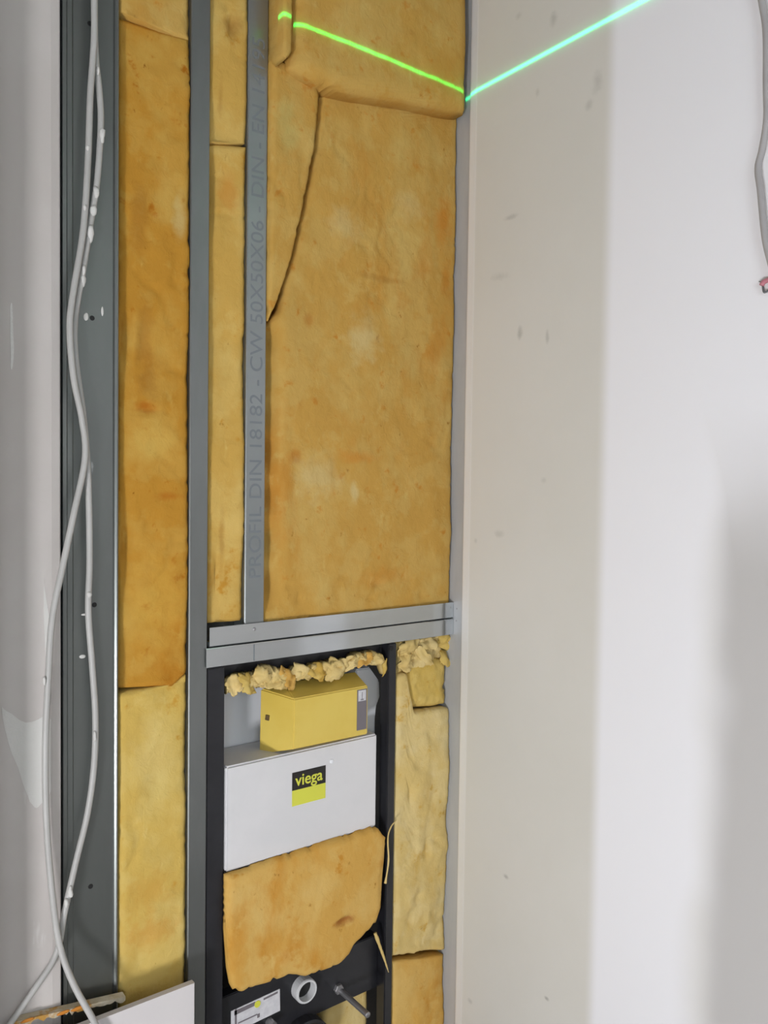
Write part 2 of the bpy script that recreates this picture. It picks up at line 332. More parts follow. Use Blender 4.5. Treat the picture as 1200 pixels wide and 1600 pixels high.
def batt(name, outline, Y, thick, m, label=None, px=True, amp=0.007, edge=0.007, bulge=0.0, rag=0.004, cell=0.007, seed=0.0,
         clamp=None, scan='z', parent=None, group=None, freq=14.0, lo=None, pits=(), tilt=0.0):
    """a slab of glass wool: outline (photo measurements on the plane y = Y), a lumpy rounded front, straight sides back to Y + thick"""
    pts = [at(a, b, Y) for a, b in outline] if px else list(outline)
    if clamp: pts = [(min(max(x, clamp[0]), clamp[1]), z) for x, z in pts]
    if lo is not None: pts = [(x, max(z, lo)) for x, z in pts]
    sw = (lambda p: (p[1], p[0])) if scan == 'x' else (lambda p: p)
    P = [sw(p) for p in pts]; n = len(P)
    z0 = min(p[1] for p in P); z1 = max(p[1] for p in P)
    nr = max(5, int((z1-z0)/cell)); spans = []
    for i in range(nr+1):
        z = z0+(z1-z0)*(0.002+0.996*i/nr); xs = []
        for k in range(n):
            a, b = P[k], P[(k+1) % n]
            if (a[1]-z)*(b[1]-z) <= 0 and abs(a[1]-b[1]) > 1e-9: xs.append(a[0]+(b[0]-a[0])*(z-a[1])/(b[1]-a[1]))
        spans.append((z, min(xs), max(xs)))
    W = max(s[2]-s[1] for s in spans); nc = max(5, int(W/cell))
    def dist(x, z):
        best = 9.0
        for k in range(n):
            ax, az = P[k]; bx, bz = P[(k+1) % n]; dx, dz = bx-ax, bz-az; L = dx*dx+dz*dz
            t = 0 if L == 0 else max(0, min(1, ((x-ax)*dx+(z-az)*dz)/L))
            q = (x-ax-t*dx)**2+(z-az-t*dz)**2
            if q < best: best = q
        return math.sqrt(best)
    V = []
    for i, (z, xl, xr) in enumerate(spans):
        jl = rag*(noise.noise(Vector((z*45, seed, 0)))+0.5*noise.noise(Vector((z*130, seed, 3)))+0.3*noise.noise(Vector((z*330, seed, 3))))
        jr = rag*(noise.noise(Vector((z*45, seed, 9)))+0.5*noise.noise(Vector((z*130, seed, 6)))+0.3*noise.noise(Vector((z*330, seed, 6))))
        for j in range(nc+1):
            u = j/nc; x = xl+(xr-xl)*u; d = dist(x, z)
            xx = x+max(jl, -0.0)*(1-u)+min(jr, 0.0)*u
            zz = z
            if i in (0, nr): zz = z+(rag*(0.3 if scan == 'x' else 1.0)*abs(noise.noise(Vector((x*60, seed, 5)))))*(1 if i == 0 else -1)
            e = 0.0
            if d < edge: q = 1-d/edge; e = edge*0.75*(1-math.sqrt(max(0, 1-q*q)))
            q3 = Vector((xx*freq+seed, seed*1.7, zz*freq*0.8)) if scan == 'z' else Vector((zz*freq+seed, seed*1.7, xx*freq))
            h = amp*(noise.noise(q3*0.35)*1.1+noise.noise(q3)*0.55+noise.noise(q3*2.6)*0.28+noise.noise(q3*6.0)*0.16)
            cr = noise.noise(q3*0.9+Vector((4, 7, seed))); gate = noise.noise(q3*0.5+Vector((9, seed, 2)))
            if gate > 0.05: h += amp*0.5*max(0.0, 1-abs(cr)/0.07)*min(1, (gate-0.05)*6)
            y = Y+e+h-bulge*min(1.0, d/0.09)-tilt*(u if scan == 'z' else 0.0)
            wx, wz = (xx, zz) if scan == 'z' else (zz, xx)
            for (cx, cz, rx, rz, dep) in pits:
                g = ((wx-cx)/rx)**2+((wz-cz)/rz)**2
                if g < 4: y += dep*math.exp(-g*1.5)
            V.append((wx, min(y, Y+thick*0.85), wz))
    idx = lambda i, j: i*(nc+1)+j
    Fc = [(idx(i, j), idx(i, j+1), idx(i+1, j+1), idx(i+1, j)) for i in range(nr) for j in range(nc)]
    loop = [idx(0, j) for j in range(nc+1)]+[idx(i, nc) for i in range(1, nr+1)]+[idx(nr, j) for j in range(nc-1, -1, -1)]+[idx(i, 0) for i in range(nr-1, 0, -1)]
    b0 = len(V); V += [(V[k][0], Y+thick, V[k][2]) for k in loop]; L = len(loop)
    Fc += [(loop[k], b0+k, b0+(k+1) % L, loop[(k+1) % L]) for k in range(L)]
    Fc.append(tuple(b0+k for k in range(L))[::-1])
    off = parent_loc(parent) if parent else Vector()
    me = bpy.data.meshes.new(name); me.from_pydata([(a-off.x, b-off.y, c-off.z) for a, b, c in V], [], Fc)
    bm = bmesh.new(); bm.from_mesh(me); bmesh.ops.recalc_face_normals(bm, faces=bm.faces); bm.to_mesh(me); bm.free()
    o = link(name, me, m, parent, True)
    if label: tag(o, label, 'insulation', group)
    return o

# ------------------------------------------------------------------ the room
XW = 1.3525; XS = 1.3650                       # face of the right wall boards; face of the steel strip behind them
H = 3.0; XL = -2.10; YR = -3.20
struct(box('floor', XL-0.1, 1.6, YR-0.1, 0.3, -0.08, 0.0, CONC), 'bare concrete floor of the small room', 'floor')
struct(box('ceiling', XL-0.1, 1.6, YR-0.1, 0.3, H, H+0.08, CEIL), 'raw concrete ceiling of the small room', 'ceiling')
struct(box('wall_back', XL-0.1, 1.6, 0.18, 0.30, 0.0, H, DARK), 'dark rough wall behind the steel studs', 'wall')
struct(box('wall_left', XL-0.1, XL, YR, 0.18, 0.0, H, PAPER_W), 'pale boarded wall on the left of the room', 'wall')
struct(box('wall_left_blocker', -0.10, 0.275, -0.112, 0.0-0.014, 0.0, H, PAPER), 'unseen stub wall added to shade the left plasterboard', 'wall')  # unseen stub, placed and sized to keep light off the left board
bm = bmesh.new()
for b in ((XL, -1.5, 0, H), (0.0, 1.6, 0, H), (-1.5, 0.0, 0, 0.8), (-1.5, 0.0, 2.3, H)): add_box(bm, b[0], b[1], YR-0.1, YR, b[2], b[3])
struct(finish(bm, 'wall_rear', PAPER_W), 'pale boarded wall behind the viewer with an opening added for the fill light', 'wall')
# right wall: board with a tapered long edge towards the corner
ye = -0.040
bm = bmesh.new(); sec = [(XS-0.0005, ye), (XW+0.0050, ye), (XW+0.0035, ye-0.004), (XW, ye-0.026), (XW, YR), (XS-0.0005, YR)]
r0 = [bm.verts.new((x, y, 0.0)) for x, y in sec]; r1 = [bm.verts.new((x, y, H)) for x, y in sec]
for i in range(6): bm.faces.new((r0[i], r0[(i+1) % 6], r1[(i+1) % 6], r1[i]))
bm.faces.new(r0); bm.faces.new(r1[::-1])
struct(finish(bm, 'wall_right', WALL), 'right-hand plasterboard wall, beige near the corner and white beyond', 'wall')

# ------------------------------------------------------------------ steel framing on the back wall
xa, xb = at(97, 800)[0], at(186, 800)[0]
x2a, x2b = at(296, 800)[0], at(325, 800)[0]
x3a, x3b = at(384, 700)[0], at(414.5, 700)[0]
z_top, z_mid, z_bot = ZC-0.2945, ZC-0.3345, ZC-0.3745
t = 0.0012
def smooth_corner(x, y, r, a0, a1, n=5):
    return [(x+r*math.cos(math.radians(a0+(a1-a0)*k/n)), y+r*math.sin(math.radians(a0+(a1-a0)*k/n))) for k in range(n+1)]
# broad profile: back flange, raised rib at the left, flat web, rounded right corner, side flange
ua = empty('broad_steel_profile', ((xa+xb)/2, 0.02, 0.0))
tag(ua, 'broad grey-green steel profile with small round holes behind the grey cables', 'profile')
sec = [(xa, 0.060), (xa, 0.003), (xa+0.0015, 0.0), (xa+0.008, 0.0), (xa+0.0105, 0.0035), (xa+0.019, 0.0035), (xa+0.0215, 0.006), (xb-0.010, 0.006), (xb-0.0075, 0.0025)]
sec += smooth_corner(xb-0.004, 0.004, 0.004, 270, 360, 6)+[(xb, 0.060)]
sheet_profile('web', sec, 0.0, H, 0.0009, ZINC_W, ua)
for (hx, hy) in ((140.5, 37), (144, 497), (147.5, 945), (141.5, 1385)):
    c = at3(hx, hy, 0.006)
    lathe_y('screw_hole', c, [(0.0042, 0.0049), (0.0042, 0.0058), (0.0046, 0.0060)], HOLE, ua, 14)
for (sx, sy, a, b) in ((160, 215, 3, 9), (128, 1026, 5, 3), (134, 960, 8, 2), (160, 485, 2, 8), (134, 495, 4, 7)):
    lump('plaster_speck', at3(sx, sy, 0.0055), a*0.0012, 0.0009, b*0.0012, SPLAT, ua, sx, 0.5)

def c_stud(name, x0, x1, z0, z1, m, label, depth=0.05):
    root = empty(name, ((x0+x1)/2, 0.025, z0)); tag(root, label, 'stud', 'steel wall studs')
    sec = [(x1-0.0005, 0.007), (x1, 0.0015), (x1-0.0015, 0.0), (x0+0.002, 0.0), (x0, 0.002), (x0, depth-0.002), (x0+0.002, depth), (x1, depth)]
    sheet_profile('channel', sec[::-1], z0, z1, 0.0007, m, root)
    return root
s2 = c_stud('steel_stud', x2a, x2b, 0.0, H, ZINC, 'plain grey steel stud running floor to ceiling along the black frame')
s3 = c_stud('steel_stud', x3a, x3b, z_mid+0.004, H, ZINC_M, 'grey steel stud with printed lettering standing on the horizontal rail')
zt0 = at((x3a+x3b)*0, 0)[1]
p0 = at(398, 905)[1]; p1 = at(400, 60)[1]
tx = text('lettering', 'PROFIL DIN 18182 - CW 50X50X06 - DIN - EN 14195', 0.041, INK, s3, ((x3a+x3b)/2+0.002, -0.0003, p0), UPWARD, 0.0, 0.0001, 'LEFT')
L = max(v.co.z for v in tx.data.vertices)-min(v.co.z for v in tx.data.vertices)
tz = min(v.co.z for v in tx.data.vertices)
for v in tx.data.vertices: v.co.z = tz+(v.co.z-tz)*(p1-p0)/L
split(tx, 'letter')
# steel strip in the corner, turned against the right wall
cs = empty('corner_profile', (XS, 0.0, 0.0)); tag(cs, 'narrow grey steel profile in the corner by the right-hand wall', 'profile')
sheet_profile('channel', [(XS-0.030, 0.058), (XS-0.003, 0.058), (XS-0.0009, 0.056), (XS-0.0009, -0.070)][::-1], 0.0, H, 0.0008, ZINC_S, cs)
for (sx, sy) in ((714, 951), (713, 970)):
    c = atx(sx, sy, XS-0.0012)
    lump('rivet', c, 0.0008, 0.003, 0.003, ROD, cs, sx, 0.1)
# horizontal rail: two channels back to back
rx0u, rx0l, rx1 = at(327.6, 983, -0.004)[0], at(322.5, 1013, -0.005)[0], XS-0.0025
rail = empty('cross_rail', ((rx0l+rx1)/2, 0.02, z_mid)); tag(rail, 'horizontal double steel rail above the black toilet frame', 'rail')
sheet_profile('upper_channel', [(-0.0040, z_top), (-0.0040, z_mid+0.003), (-0.0025, z_mid+0.0012), (0.048, z_mid+0.0012), (0.050, z_mid+0.003), (0.050, z_top)], rx0u, rx1, 0.0007, RAIL, rail, 'x')
sheet_profile('lower_channel', [(-0.0050, z_bot), (-0.0050, z_mid-0.003), (-0.0035, z_mid-0.0012), (0.048, z_mid-0.0012), (0.050, z_mid-0.003), (0.050, z_bot)][::-1], rx0l, rx1, 0.0007, RAIL, rail, 'x')
lathe_y('screw', at3(397.5, 983, -0.0045), [(0.0036, -0.0040), (0.0036, -0.0052), (0.0020, -0.0062)], ROD, rail, 12)
sxm = at(397, 1022, -0.0055)[0]
box('seam', sxm-0.001, sxm+0.001, -0.0060, -0.0050, z_bot+0.002, z_mid-0.004, INK, rail)

# ------------------------------------------------------------------ glass wool in the bays
B1 = (xb+0.003, x2a-0.0015); B2 = (x2b+0.001, x3a-0.0015); B3 = (x3b+0.0012, XS-0.004)
TOP = -160
batt('insulation_batt', [(180, TOP), (302, TOP), (302, 66), (180, 20)], 0.008, 0.09, WOOL, 'short piece of orange insulation at the top of the leftmost bay', clamp=B1, seed=1, rag=0.002, edge=0.004)
batt('insulation_batt', [(180, 25), (302, 71), (302, 1046), (262, 1071), (200, 1076), (180, 1078)], 0.024, 0.09, WOOL_O, 'tall orange insulation strip between broad profile and plain stud', clamp=B1, seed=2, amp=0.009, rag=0.003, tilt=0.024,
     pits=[(*at(232, 640, 0.01), 0.02, 0.006, 0.010), (*at(225, 540, 0.01), 0.010, 0.05, 0.008), (*at(198, 520, 0.01), 0.010, 0.06, 0.014), (*at(200, 850, 0.01), 0.010, 0.10, 0.014)])
batt('insulation_batt', [(180, 1084), (200, 1081), (262, 1076), (302, 1051), (298, 1660), (176, 1660)], 0.006, 0.09, WOOL_L, 'pale yellow insulation strip low beside the broad profile', clamp=B1, seed=3, amp=0.008, rag=0.003)
batt('insulation_batt', [(322, TOP), (392, TOP), (392, 233), (368, 226), (345, 225.5), (322, 222)], 0.016, 0.06, WOOL_Y, 'upper yellow insulation piece in the narrow bay beside the lettered stud', clamp=B2, seed=4, amp=0.008, tilt=0.013, rag=0.002, edge=0.004,
     pits=[(*at(362, 40, 0.01), 0.010, 0.03, 0.012)])
batt('insulation_batt', [(322, 223.5), (345, 227), (368, 228), (392, 236), (392, 962), (372, 976), (350, 968), (335, 979), (322, 975)], 0.016, 0.06, WOOL_Y, 'long yellow insulation strip in the narrow bay ending at the rail', clamp=B2, seed=5, amp=0.009, lo=z_top+0.004, rag=0.003, tilt=0.013, edge=0.004,
     pits=[(*at(340, 900, 0.01), 0.006, 0.06, 0.012), (*at(332, 300, 0.01), 0.006, 0.08, 0.012)])
batt('insulation_batt', [(408, TOP), (461, TOP), (459, 20), (457, 80), (448, 93), (430, 83), (408, 74)], -0.058, 0.10, WOOL, 'small insulation corner piece beside the lettered stud at the top', clamp=B3, seed=6, edge=0.005)
batt('insulation_batt', [(464, TOP), (734, TOP), (734, 176), (690, 168), (640, 157), (575, 147), (530, 138), (500, 127), (470, 108), (460, 100), (461, 60)], -0.049, 0.100, WOOL, 'wide insulation piece crossed by the green laser line', clamp=(0, XS-0.012), seed=7, edge=0.034, amp=0.005)
batt('insulation_batt', [(408, 83), (425, 88), (450, 100), (475, 116), (496, 133), (499, 150), (492, 230), (475, 320), (457, 400), (446, 436), (436, 470), (408, 500)], -0.010, 0.08, WOOL, 'tapering insulation wedge between lettered stud and the widest batt', clamp=B3, seed=8)
batt('insulation_batt', [(504, 139), (540, 145), (575, 152), (640, 163), (730, 183), (722, 400), (718, 700), (716, 950), (600, 958), (408, 975), (408, 800), (408, 640), (408, 515), (440, 482), (450, 436), (461, 402), (479, 322), (496, 232)],
     0.004, 0.045, WOOL, 'largest amber insulation batt, filling the wide bay above the rail', clamp=B3, seed=9, amp=0.006, lo=z_mid+0.006, edge=0.010,
     pits=[(*at(424, zz_, 0.0), 0.023, 0.05, 0.034) for zz_ in (530, 590, 650, 710, 780, 850, 920)]+[(*at(a, b, 0.0), rx, rz, dp) for a, b, rx, rz, dp in ((455, 915, 0.014, 0.005, 0.010), (470, 935, 0.006, 0.012, 0.008), (592, 912, 0.016, 0.005, 0.010), (540, 900, 0.012, 0.005, 0.008), (580, 935, 0.012, 0.006, 0.009), (660, 930, 0.010, 0.006, 0.007))])
yb_ = 0.012
x_fr = at(619.5, 1200)[0]
BR = (x_fr+0.002, XS-0.004)
batt('insulation_batt', [(618, 1003), (650, 1000), (690, 984), (716, 992), (716, 1046), (618, 1060)], 0.022, 0.032, WOOL_P, 'crumpled pale insulation tuft directly under the right end of the rail', clamp=BR, seed=11, amp=0.014, rag=0.016, freq=40, cell=0.004, lo=None,
     pits=[(*at(645, 1030, 0.02), 0.012, 0.006, 0.016), (*at(668, 1012, 0.02), 0.012, 0.004, 0.012)])
batt('insulation_batt', [(634, 1062), (642, 1042), (660, 1032), (700, 1026), (716, 1036), (714, 1100), (680, 1106), (642, 1108)], 0.008, 0.030, WOOL_L, 'rounded insulation chunk tucked beneath the rail by the corner', clamp=BR, seed=12, amp=0.008, edge=0.032, freq=22, cell=0.004, rag=0.010)
batt('insulation_batt', [(618, 1062), (627, 1054), (637, 1052), (641, 1085), (648, 1113), (680, 1108), (716, 1103), (712, 1300), (708, 1480), (660, 1489), (614, 1497)], 0.002, 0.050, WOOL_P, 'tall pale insulation column between black frame and right-hand corner', clamp=BR, seed=14, amp=0.011, rag=0.008, scan='x', freq=18,
     pits=[(*at(644, 1245, 0.0), 0.008, 0.03, 0.012), (*at(668, 1330, 0.0), 0.006, 0.03, 0.010), (*at(655, 1400, 0.0), 0.02, 0.012, 0.008)])
batt('insulation_batt', [(614, 1503), (708, 1486), (706, 1660), (610, 1660)], 0.006, 0.048, WOOL_B, 'orange insulation piece at the foot of the corner column', clamp=BR, seed=15, amp=0.007)

# ------------------------------------------------------------------ toilet mounting frame
xf0, xf1 = at(320.5, 1200)[0]+0.004, at(350.5, 1300)[0]
xg0, xg1 = at(606, 1200)[0], at(618, 1200)[0]
ztf = z_bot-0.004; zbf = 0.0
fr = empty('toilet_mounting_frame', ((xf0+xg1)/2, 0.03, 0.0)); tag(fr, 'black steel toilet mounting frame with a concealed cistern', 'toilet frame')
box('post', xf0, xf1, 0.002, 0.048, zbf, ztf, BLACK, fr, 0.002)
box('post', xg0, xg1, 0.002, 0.034, zbf, ztf, BLACK, fr, 0.002)
box('top_bar', xf1, xg0, 0.032, 0.062, ztf-0.034, ztf, BLACK, fr, 0.002)
zc0, zc1 = at(480, 1592, 0.03)[1], at(480, 1515, 0.03)[1]
cb = box('cross_bar', xf1, xg0, 0.030, 0.060, zc0, zc1+0.015, BLACK, fr, 0.002)
lathe_y('frame_hole', at3(611, 1013, 0.003), [(0.006, 0.0012), (0.006, 0.0028), (0.0065, 0.003)], HOLE, fr, 14)
YC = 0.115                                                     # face of the cistern
cist = prism('cistern', [(xf1+0.003, at(360, 1190, YC)[1]-0.30), (at(588, 1100, YC)[0], at(360, 1190, YC)[1]-0.30), (at(588, 1100, YC)[0], at(590, 1078, YC)[1]),
                         (at(578, 1046, YC)[0], at(572, 1040, YC)[1]), (at(556, 1040, YC)[0], at(572, 1040, YC)[1]), (xf1+0.003, at(372, 1068, YC)[1])], YC, 0.172, CIST, fr, 0.006)
prism('cistern_plate', [at(a, b, 0.072) for a, b in ((556, 1150), (585, 1143), (586, 1102), (594, 1090), (593, 1064), (578, 1043), (556, 1046))], 0.072, 0.112, CIST, fr, 0.003)
# white foam front panel below the opening
pz0, pz1 = at(470, 1328, -0.002)[1], at(470, 1173, -0.002)[1]
px0, px1 = at(353, 1280, -0.002)[0], at(589, 1200, -0.002)[0]
pan = box('front_panel', px0, px1, -0.002, 0.112, pz0, pz1, EPS, fr, 0.004)
ys = -0.0024
def sticker(name, c, m, parent, y, th=0.0006):
    return prism(name, [at(a, b, y) for a, b in c], y, y+th, m, parent)
def rect_on(x0, x1, z0, z1, y, name, m, parent, th=0.0006):
    return prism(name, [(x0, z0), (x1, z0), (x1, z1), (x0, z1)], y, y+th, m, parent)
lx0, lx1 = at(456.5, 1230, ys)[0], at(508.7, 1220, ys)[0]
lz0, lz1, lz2 = at(456.5, 1260.5, ys)[1], at(456.5, 1236, ys)[1], at(456.5, 1208, ys)[1]
rect_on(lx0, lx1, lz1, lz2, ys-0.0002, 'sticker_top', BLACK_LBL, pan)
rect_on(lx0, lx1, lz0, lz1, ys-0.0002, 'sticker_base', YELLOW_LBL, pan)
tv = text('sticker_lettering', 'viega', 0.036, YELLOW_LBL, pan, ((lx0+lx1)/2, ys-0.0005, (lz1+lz2)/2), FACING, 0.0005, 0.0001)
k = (lx1-lx0)*0.82/(max(v.co.x for v in tv.data.vertices)-min(v.co.x for v in tv.data.vertices)); cx = sum(( max(v.co.x for v in tv.data.vertices), min(v.co.x for v in tv.data.vertices)))/2
for v in tv.data.vertices: v.co.x = cx+(v.co.x-cx)*k
split(tv, 'sticker_letter')
lathe_y('panel_pin', at3(518, 1189.5, -0.002), [(0.005, -0.0020), (0.005, -0.0035), (0.003, -0.0045)], CIST, pan, 12)
# yellow folded card housing over the flush opening
hs = empty('card_housing', at3(480, 1120, 0.02)); hs.parent = fr; hs.location = at3(480, 1120, 0.02)-parent_loc(fr)
def hull(name, pts, faces, m, parent, th=0.002):
    bm = bmesh.new(); vs = [bm.verts.new(p) for p in pts]
    for f in faces: bm.faces.new([vs[i] for i in f])
    bmesh.ops.recalc_face_normals(bm, faces=bm.faces)
    bmesh.ops.solidify(bm, geom=list(bm.faces), thickness=th)
    return finish(bm, name, m, parent)
yf, ybk = -0.020, 0.055
FTL, FTR, FBR, FBL = at3(459.5, 1092.5, yf), at3(575, 1071.5, yf), at3(574.5, 1147, yf), at3(458.5, 1171.5, yf)
LT, LB = at3(408, 1076.5, ybk), at3(406, 1177.5, ybk)
BTL, BTR = at3(443, 1067, 0.040), at3(556, 1050, 0.040)
bm = bmesh.new()
FT2 = FTR.copy(); FT2.x -= 0.0
P_ = [FTL, FTR, FBR, FBL, LT, LB, BTL, BTR, Vector((BTR.x, 0.060, FBR.z)), Vector((FTL.x+0.02, 0.060, FBL.z+0.01))]
vs = [bm.verts.new(p) for p in P_]
for f in ((0, 1, 2, 3), (4, 0, 3, 5), (0, 6, 7, 1), (1, 7, 8, 2), (3, 2, 8, 9), (4, 6, 0)): bm.faces.new([vs[i] for i in f])
bmesh.ops.bevel(bm, geom=[e for e in bm.edges if len(e.link_faces) == 2], offset=0.0025, segments=2, affect='EDGES')
finish(bm, 'card_body', YELLOW, hs)
gx0, gx1 = at(558, 1100, yf-0.0008)[0], at(573, 1100, yf-0.0008)[0]
gz0, gz1, gz2 = at(565, 1140, yf)[1], at(565, 1097, yf)[1], at(565, 1077, yf)[1]
rect_on(gx0, gx1, gz0, gz2, yf-0.0009, 'grey_label', GREY_LBL, hs)
rect_on(gx0+0.003, gx1-0.003, gz1+0.003, gz2-0.002, yf-0.0014, 'white_pictogram', WHITE_LBL, hs)
rect_on((gx0+gx1)/2-0.0008, (gx0+gx1)/2+0.0008, gz1+0.008, gz2-0.006, yf-0.0018, 'pictogram_stroke', GREY_LBL, hs)
rect_on((gx0+gx1)/2-0.004, (gx0+gx1)/2+0.004, gz1+0.005, gz1+0.0075, yf-0.0018, 'pictogram_stroke', GREY_LBL, hs)
nrm = (FTL-LT).cross(LB-LT).normalized()
if nrm.y > 0: nrm = -nrm
c = at3(419, 1121, 0.034); 
# a small dark square slot in the side flap
pl = (LT+FTL+FBL+LB)/4; dr = ray(418.5, 1121); tt = (pl-CAM).dot(nrm)/dr.dot(nrm); c = CAM+dr*tt
ex = (FTL-LT); ex.normalize(); ez = Vector((0, 0, 1)); ez = (ez-ex*ez.dot(ex)).normalized()
bm = bmesh.new(); q = [bm.verts.new(c+nrm*0.0035+ex*a*0.0045+ez*b*0.0055) for a, b in ((-1, -1), (1, -1), (1, 1), (-1, 1))]
q2 = [bm.verts.new(v.co-nrm*0.004) for v in q]; bm.faces.new(q); bm.faces.new(q2[::-1])
for i in range(4): bm.faces.new((q[i], q2[i], q2[(i+1) % 4], q[(i+1) % 4]))
finish(bm, 'flap_slot', BRASS, hs)
# lower fittings on the cross bar
lb = prism('type_label', [at(361, 1580, 0.029), at(437, 1545, 0.029), at(437.5, 1579, 0.029), at(361, 1616, 0.029)], 0.0285, 0.0305, WHITE_LBL, fr)
def on_label(name, c, m): prism(name, [at(a, b, 0.028) for a, b in c], 0.0280, 0.0286, m, lb)
on_label('print_block', [(366, 1580), (399, 1565), (399, 1571), (366, 1587)], GREY_LBL)
on_label('print_block', [(402, 1585), (406, 1583), (406, 1589), (402, 1591)], GREY_LBL)
on_label('print_line', [(412, 1560), (434, 1549), (434, 1552), (412, 1563)], GREY_LBL)
on_label('print_line', [(372, 1598), (402, 1584), (402, 1586), (372, 1600)], GREY_LBL)
on_label('print_edge', [(367, 1578), (370, 1576.5), (370, 1608), (367, 1610)], GREY_LBL)
lathe_y('label_dot', at3(402.5, 1569, 0.0275), [(0.0075, 0.0272), (0.0075, 0.0282)], YELLOW_LBL, lb, 18)
c = at3(480, 1550, 0.006)
fp = lathe_y('flush_pipe', c, [(0.0215, 0.050), (0.0215, 0.006), (0.0255, 0.006), (0.0270, 0.009), (0.0270, 0.050)], PIPE, fr)
lathe_y('pipe_bore', c, [(0.0212, 0.026), (0.0212, 0.036)], HOLE, fp)
c = at3(482, 1640, 0.0)
dp = lathe_y('drain_bend', c, [(0.053, 0.060), (0.053, 0.004), (0.058, 0.0), (0.062, 0.004), (0.062, 0.060)], BLACK, fr)
lathe_y('drain_plug', c, [(0.0525, 0.030), (0.0525, 0.012), (0.046, 0.004), (0.040, 0.002)], BRASS, dp)
def rod(px, py, y0, y1, r=0.0068):
    c = at3(px, py, y0); P = []; R = []; n = 90
    for i in range(n+1): P.append(Vector((c.x, y0+(y1-y0)*i/n, c.z))); R.append(r*(1 if i % 2 else 0.90))
    return tube('threaded_rod', P, R, ROD, fr, 12, 0)
rd = rod(529, 1545, 0.032, -0.085)
lathe_y('rod_nut', at3(529, 1545, 0.026), [(0.012, 0.0295), (0.012, 0.022), (0.0105, 0.020)], ROD, fr, 6)
lathe_y('fixing_bolt', at3(424, 1600, 0.02), [(0.0095, 0.030), (0.0095, 0.010), (0.007, 0.004)], ROD, fr, 10)

# wool around the frame
tr = [o for o in bpy.data.objects if o.get('label', '').startswith('crumpled pale')][0]
ti = batt('torn_insulation', [(354, 1064), (372, 1053), (400, 1051), (412, 1042), (420, 1037), (440, 1046), (470, 1042), (500, 1036), (520, 1032), (540, 1029), (556, 1021), (585, 1017), (598, 1022), (603, 1032), (607, 1050), (603, 1056), (596, 1042), (575, 1040), (552, 1044), (543, 1050),
      (532, 1063), (520, 1061), (508, 1052), (494, 1056), (480, 1055), (462, 1060), (446, 1071), (430, 1077), (412, 1076), (395, 1072), (375, 1079), (355, 1088)], 0.006, 0.024, WOOL_P,
     'torn strip of pale insulation lying on the cistern above the yellow card box', scan='x', amp=0.013, rag=0.030, edge=0.007, cell=0.0035, seed=21, freq=55)
flake_n = 0
def flake(name, c, w, h, m, parent, seed, crumple=0.010, n=11):
    """a shred of torn wool: an irregular crumpled patch with real thickness"""
    rng = random.Random(seed); bm = bmesh.new(); G = []; rot = Matrix.Rotation(rng.uniform(-0.9, 0.9), 3, 'Y') @ Matrix.Rotation(rng.uniform(-0.6, 0.6), 3, 'X')
    for i in range(n):
        row = []
        for j in range(n):
            u, v = 2*i/(n-1)-1, 2*j/(n-1)-1; a = math.atan2(v, u); q = max(abs(u), abs(v)); rr = q/max(1e-6, math.hypot(u, v)) if q else 0
            k = 1+0.45*noise.noise(Vector((math.cos(a)*1.6, math.sin(a)*1.6, seed)))+0.25*noise.noise(Vector((math.cos(a)*5, math.sin(a)*5, seed+3)))
            x, z = u*rr*k*w, v*rr*k*h
            y = crumple*(noise.noise(Vector((x*55, z*55, seed)))*1.7+abs(noise.noise(Vector((x*110, z*110, seed+5))))*0.5)+crumple*0.4*q*q
            row.append(bm.verts.new(c+rot @ Vector((x, y, z))))
        G.append(row)
    for i in range(n-1):
        for j in range(n-1): bm.faces.new((G[i][j], G[i+1][j], G[i+1][j+1], G[i][j+1]))
    bmesh.ops.recalc_face_normals(bm, faces=bm.faces); bmesh.ops.solidify(bm, geom=list(bm.faces), thickness=0.0025)
    return finish(bm, name, m, parent, True)
random.seed(4)
for k_, (a, b, w1, h1) in enumerate(((368, 1070, 15, 15), (388, 1066, 19, 13), (408, 1060, 16, 17), (428, 1058, 20, 15), (450, 1059, 22, 13), (474, 1052, 20, 13), (498, 1049, 18, 15), (524, 1047, 17, 20), (546, 1036, 16, 13), (570, 1029, 19, 10), (592, 1030, 13, 10), (603, 1044, 5, 15), (436, 1069, 18, 9))):
    flake('fibre_tuft', at3(a, b, 0.000), w1*0.00140, h1*0.00140, (WOOL_P, WOOL_L, WOOL_P, WOOL_P, WOOL_B)[k_ % 5], ti, 31+k_*1.7, 0.008)
for k_, (a, b, w1, h1) in enumerate(((640, 1012, 24, 14), (672, 1004, 22, 14), (698, 1004, 16, 14), (636, 1036, 18, 17), (664, 1028, 26, 11), (698, 1026, 18, 15))):
    flake('fibre_tuft', at3(a, b, 0.010), w1*0.00135, h1*0.00135, (WOOL_P, WOOL_P, WOOL_L)[k_ % 3], tr, 71+k_*1.3, 0.009)
batt('insulation_block', [(354, 1370), (420, 1347), (500, 1321), (588, 1293), (598, 1299), (606, 1310), (605, 1345), (599, 1370), (598, 1420), (590, 1448), (578, 1458), (556, 1478), (549, 1494), (530, 1512), (500, 1522), (478, 1530), (460, 1526), (420, 1541), (400, 1546), (376, 1556), (366, 1552), (359, 1530), (353, 1450)],
     -0.017, 0.016, WOOL_B, 'orange insulation block with a torn right edge below the white panel', scan='x', amp=0.004, rag=0.012, edge=0.016, seed=22, pits=[(*at(532, 1433, 0.0), 0.022, 0.006, 0.014)])
batt('insulation_scrap', [(505, 1590), (530, 1560), (560, 1546), (593, 1536), (595, 1660), (505, 1660)], 0.064, 0.06, WOOL_P, 'pale insulation behind the threaded rod at the bottom of the frame', amp=0.006, seed=23, clamp=(0, xg0-0.002))
